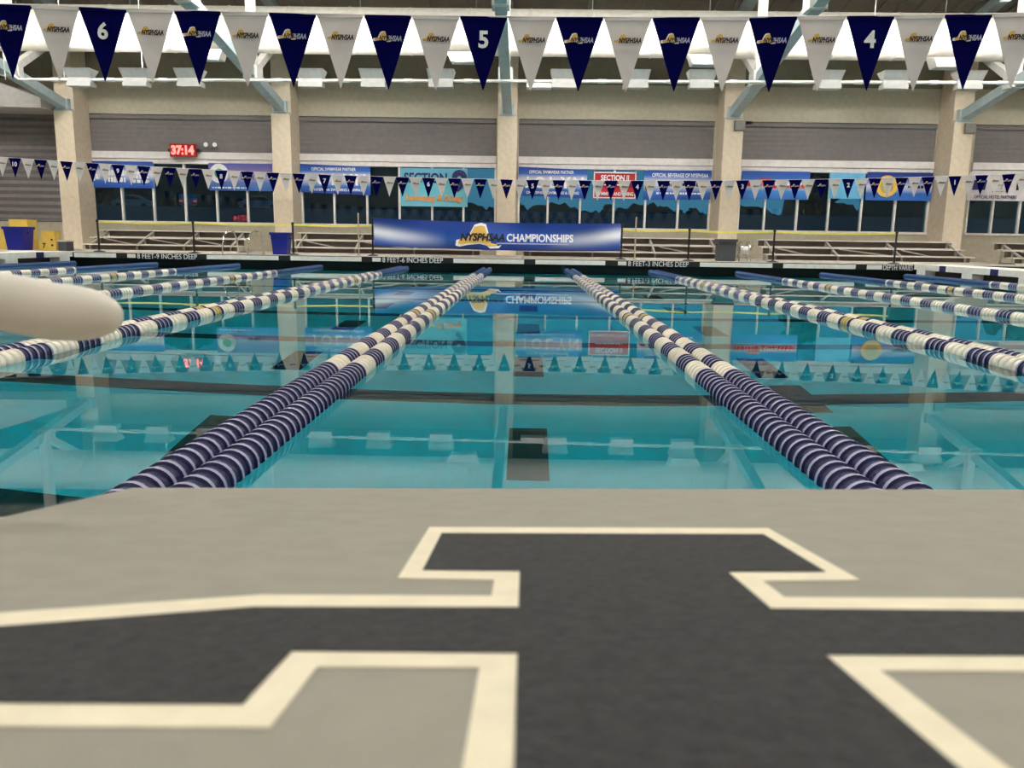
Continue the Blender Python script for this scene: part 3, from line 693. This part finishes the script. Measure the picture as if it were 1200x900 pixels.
# bleachers
def bleacher(x0, x1, label):
    L = x1-x0
    t = thing('bleacher', label, 'bleacher', ((x0+x1)/2, 25.4, DK)); w = L/2
    rows = [(-.55, .22), (.05, .44), (.65, .68)]
    for y, z in rows:
        obj('seat_plank', MB().box(-w, w, y-.12, y+.13, z-.03, z), [M_alu], t)
        if z > .3: obj('foot_plank', MB().box(-w, w, y-.40, y-.17, z-.235, z-.21), [M_alu], t)
    for (y, z), zb in zip(rows, (.05, .22, .46)): obj('shade_board', MB().box(-w+.05, w-.05, y+.09, y+.11, zb, z-.03), [M_seatshade], t)  # added dark boards in place of the shade between rows
    obj('base_rail', MB().box(-w, w, -.62, -.56, .0, .05), [M_alu], t); obj('base_rail', MB().box(-w, w, .72, .78, .0, .05), [M_alu], t)
    obj('back_rail', MB().box(-w, w, .90, .94, .60, .70), [M_alud], t)
    n = 4
    for k in range(n):
        x = -w+.25+(L-.5)*k/(n-1)
        for y, z in rows: obj('leg', MB().box(x-.025, x+.025, y-.03, y+.03, 0, z-.03), [M_alud], t)
        obj('side_frame', MB().beam((x, -.6, .03), (x, .8, .03), .05, .05), [M_alud], t)
        obj('stringer', MB().beam((x, -.55, .18), (x, .65, .63), .04, .06), [M_alud], t)
        if k < n-1:
            x2 = -w+.25+(L-.5)*(k+1)/(n-1)
            obj('brace', MB().beam((x+.2, -.05, .40), (x2-.2, -.05, .22) if k % 2 else (x+1.1, -.05, .22), .025, .035), [M_alud], t)
bleacher(-14.2, -9.2, 'aluminium bleacher below the red digital timer'); bleacher(-7.6, -1.5, 'aluminium bleacher half hidden by the championships banner, near the section 9 windows')
bleacher(-.2, 6.2, 'aluminium bleacher in front of the red section banner window'); bleacher(7.5, 13.9, 'aluminium bleacher below the plain light blue banner'); bleacher(15.2, 21.0, 'aluminium bleacher below the white hotel partners banner')
# bins
def bin_(x, y, w, h, m, name, label, taper=.82):
    t = thing(name, label, 'bin', (x, y, DK)); a = w/2*taper; b2 = w/2
    obj('bin_body', MB().hexa([(-a,-a,0),(a,-a,0),(a,a,0),(-a,a,0),(-b2,-b2,h*.9),(b2,-b2,h*.9),(b2,b2,h*.9),(-b2,b2,h*.9)]), [m], t)
    r = MB(); e = b2+.03
    r.box(-e, e, -e, -b2+.02, h*.88, h).box(-e, e, b2-.02, e, h*.88, h).box(-e, -b2+.02, -b2, b2, h*.88, h).box(b2-.02, e, -b2, b2, h*.88, h)
    obj('bin_rim', r, [m], t)
    obj('bin_liner', MB().box(-b2+.02, b2-.02, -b2+.02, b2-.02, h*.80, h*.86), [M_black], t)
    for s in (-1, 1): obj('bin_handle', MB().box(s*(e)-.02, s*e+.02, -.08, .08, h*.70, h*.76), [m], t)
bin_(-7.49, 23.75, .50, .66, M_bluebin, 'trash_bin', 'blue trash bin beside a black stanchion post in front of the bleachers')
bin_(-15.99, 24.5, .60, .72, M_bluebin, 'trash_bin', 'blue trash bin standing among the yellow boxes')
bin_(6.0, 24.1, .52, .66, M_greybin, 'trash_bin', 'dark grey bin at the foot of the security camera column', .95)
# hose reel beside the grey bin
t = thing('hose_reel', 'small chrome hose reel next to the dark grey bin', 'hose reel', (6.55, 24.1, DK))
for s in (-1, 1):
    pts = [(s*.12, .26*math.cos(a), .34+.26*math.sin(a)) for a in [2*math.pi*k/20 for k in range(21)]]
    obj('reel_ring', MB().tube(pts, .018, 6, caps=False), [M_chrome], t, True)
for s in (-1, 1): obj('reel_leg', MB().tube([(s*.17, -.2, 0), (s*.17, 0, .34), (s*.17, .2, 0)], .016, 6), [M_chrome], t, True)
obj('reel_drum', MB().lathe([(-.12, .12), (.12, .12)], 'X', 14, (0, 0, .34)), [M_white], t, True)
obj('reel_crank', MB().tube([(.12, 0, .34), (.26, 0, .34), (.26, -.1, .5)], .014, 6), [M_chrome], t, True)
# grab rails at the pool edge
for x, lab in ((-8.85, 'chrome pool grab rail farther from the blue trash bin'), (-8.1, 'chrome pool grab rail beside the blue trash bin')):
    t = thing('grab_rail', lab, 'rail', (x, 23.25, DK))
    for s in (0,):
        pts = [(-.16, -.30, -.1), (-.14, -.28, .3), (-.10, -.2, .58), (-.03, -.05, .70), (.05, .12, .66), (.10, .24, .45), (.12, .28, .0)]
        obj('rail_loop', MB().tube(pts, .024, 8), [M_chrome], t, True)
        obj('flange', MB().lathe([(0, .07), (.015, .07), (.03, .03)], 'Z', 12, (.12, .28, 0)), [M_chrome], t, True)
# yellow boxes by the shutter
def ybox(x, y, z, w, d, h, label, num=None):
    t = thing('step_box', label, 'box', (x, y, z))
    obj('box_body', MB().box(-w/2, w/2, -d/2, d/2, 0, h), [M_ybox], t)
    obj('box_lid', MB().box(-w/2-.01, w/2+.01, -d/2-.01, d/2+.01, h-.03, h+.005), [M_ybox], t)
    obj('hand_hole', MB().lathe([(-.005, .035), (.0, .035)], 'Y', 12, (w*.28, -d/2-.002, h*.55)), [M_black], t)
    if num: lettering(t, num, (-w*.18, -d/2-.006, h*.5), None, h*.55, M_ink, off=.03, name='number')
ybox(-15.22, 24.9, DK, .56, .45, .29, 'yellow box marked 7 on the deck beside the blue bin', '7'); ybox(-14.78, 24.95, DK, .24, .42, .28, 'plain small yellow box next to the box marked 7')
ybox(-15.45, 25.3, DK, .42, .35, .60, 'tall yellow box standing behind the box marked 7'); ybox(-16.55, 24.9, DK, .50, .4, .62, 'tall yellow box standing close behind the blue bin')
ybox(-16.45, 25.5, DK, .60, .5, .95, 'tallest yellow box in front of the ribbed shutter')
t = thing('equipment_case', 'small grey equipment case at the end of the timer bleacher', 'case', (-14.50, 24.45, DK)); obj('case_body', MB().box(-.13, .13, -.2, .2, 0, .28), [M_greybin], t); obj('case_lid', MB().box(-.16, .16, -.22, .22, .28, .33), [mat('case_lid', (.45, .43, .40))], t)
# timer, camera, emergency light
t = thing('digital_timer', 'red digital timer reading 37:14 mounted above the window', 'timer', (-12.44, 28.72, 3.86))
obj('timer_case', MB().box(-.47, .47, 0, .12, -.22, .22), [M_ledbox], t); obj('bracket', MB().box(-.56, .56, .06, .2, -.05, .05), [M_black], t)
lettering(t, '37:14', (0, -.012, 0), .82, .33, M_led, off=.05, name='digits')
t = thing('digital_timer', 'red digital timer mounted on the wall behind the starting blocks', 'timer', (-23.6, YN+.02, 2.3))
obj('timer_case', MB().box(-.7, .7, 0, .12, -.32, .32), [M_ledbox], t)
M_led2 = mat('bright_red_led', (.5, .05, .05), .4, emit=(1., .10, .08), estr=12.)
dg_ = lettering(t, '37:14', (0, .14, 0), 1.2, .46, M_led2, off=.02, name='digits'); dg_.rotation_euler = (0, 0, math.pi)
t = thing('security_camera', 'small dark security camera on the column bracket', 'camera', (7.36, 27.75, 4.90))
obj('camera_body', MB().tube([(-.02, .1, .02), (.10, -.16, -.02)], .055, 12), [M_black], t, True); obj('lens', MB().tube([(.10, -.16, -.02), (.12, -.2, -.03)], .04, 12), [M_greybin], t, True); obj('mount', MB().tube([(-.25, .12, .06), (-.02, .1, .03)], .03, 8), [M_greybin], t, True)
t = thing('emergency_light', 'twin white emergency light on the shade beside the red timer', 'light', (-11.5, 28.955, 4.02))
obj('light_body', MB().box(-.06, .06, 0, .08, -.05, .10), [M_shade], t)
for s in (-1, 1): obj('light_head', MB().lathe([(-.09, .075), (-.07, .08), (0, .05)], 'Y', 14, (s*.16, 0, .06)), [M_print], t, True)
# ================================================================== OUTSIDE
GZ = 3.6
gm = MB().hexa([(-160,29.5,-.3),(160,29.5,-.3),(160,190,-.3),(-160,190,-.3),(-160,29.5,.15),(160,29.5,.15),(160,42,.15),(-160,42,.15)]); gm.hexa([(-160,36,-.2),(160,36,-.2),(160,190,-.2),(-160,190,-.2),(-160,78,GZ-.02),(160,78,GZ-.02),(160,190,GZ),(-160,190,GZ)])
tag(obj('outside_ground', gm, [M_ground]), 'dark asphalt ground beyond the windows', 'ground', kind='stuff')
def tree(x, y, h, w, label, seed):
    rnd = random.Random(seed); t = thing('tree', label, 'tree', (x, y, GZ), 'dark trees outside the windows')
    obj('trunk', MB().tube([(0,0,0), (rnd.uniform(-.2,.2), 0, h*.5), (rnd.uniform(-.3,.3), 0, h*.8)], [.22, .16, .06], 7), [M_trunk], t, True)
    bm = bmesh.new()
    for k in range(26):
        u = rnd.random(); a = rnd.uniform(0, 6.28); rr = w*.5*(1-.7*u)*math.sqrt(rnd.random()); s = w*rnd.uniform(.10, .24)*(1-.4*u)
        r = bmesh.ops.create_icosphere(bm, subdivisions=2, radius=s, matrix=Matrix.Translation((rr*math.cos(a), rr*math.sin(a), h*(.22+.70*u))))
        for v in r['verts']: v.co += Vector((rnd.uniform(-1,1), rnd.uniform(-1,1), rnd.uniform(-1,1)))*s*.36
    me = bpy.data.meshes.new('crown'); bm.to_mesh(me); bm.free(); me.materials.append(M_tree); link('crown', me, t)
rt = random.Random(5)
def sky_line(q):
    for lim, e in ((-.15, .125), (-.05, .058), (.31, .042), (.36, .09), (.41, .045), (9, .095)):
        if q < lim: return e
for k in range(44):
    x = -118+k*5.6+rt.uniform(-1., 1.); y = rt.uniform(104, 124); d = y+.8
    el = sky_line(x/d); h = max(2., d*el*(1+rt.uniform(-.14, .14))+.87-GZ)
    tree(x, y, h, min(rt.uniform(6, 8), h*1.3), 'dark leafy tree in the dusk beyond the windows', k)
for k, (x, y, h, w) in enumerate([(29.2, 86, 6.0, 5.5), (-52., 92, 9.5, 9.)]): tree(x, y, h, w, 'dark tree standing close outside the windows', 100+k)
hb = MB(); hr = random.Random(9); prev = None; hx = -130.
def hedge_h(q):
    for lim, a, b in ((-.15, 6.8, 8.4), (-.08, 3.4, 4.8), (.315, 2.7, 3.7), (.36, 5.4, 7.4), (.405, 2.7, 3.9), (.50, 5., 7.0), (9, 3.4, 7.)):
        if q < lim: return a+(b-a)*(.5+.5*math.sin(q*55))*.6+hr.random()*(b-a)*.4
top = []
while hx < 130:
    top.append((hx, .87+(hedge_h(hx/101.5)-.87)*1.72)); hx += hr.uniform(.25, .7)
hb.prism([(-130., GZ)]+top+[(130., GZ)], 100., 102.)
tag(obj('hedge', hb, [M_tree]), 'long dark line of dense bushes at the back of the car park', 'bushes', kind='stuff')
def car(x, y, rz_, label):
    t = thing('parked_car', label, 'car', (x, y, GZ), None, (0, 0, rz_))
    prof = [(-2.1,.3),(-2.1,.8),(-1.6,.95),(-1.0,1.42),(.5,1.45),(1.2,.98),(2.05,.82),(2.1,.3)]
    obj('car_body', MB().prism(prof, -.85, .85), [M_car], t)
    obj('car_windows', MB().prism([(-1.4,.98),(-.95,1.36),(.45,1.38),(1.0,1.0)], -.87, .87), [M_black], t)
    for wx in (-1.35, 1.3):
        for s in (-1, 1): obj('wheel', MB().lathe([(-.1, .31), (.1, .31)], 'Y', 16, (wx, s*.78, .31)), [M_black], t, True)
    for s in (-1, 1): obj('tail_lamp', MB().box(-2.13, -2.09, s*.65-.14, s*.65+.14, .62, .74), [M_tail], t)
car(-35.4, 84, math.radians(112), 'parked car with red tail lamps outside the timer window'); car(-28.6, 86, math.radians(20), 'parked car seen from its side outside the timer window')
car(-43.0, 88, math.radians(5), 'parked car farther off near the ribbed shutter column')
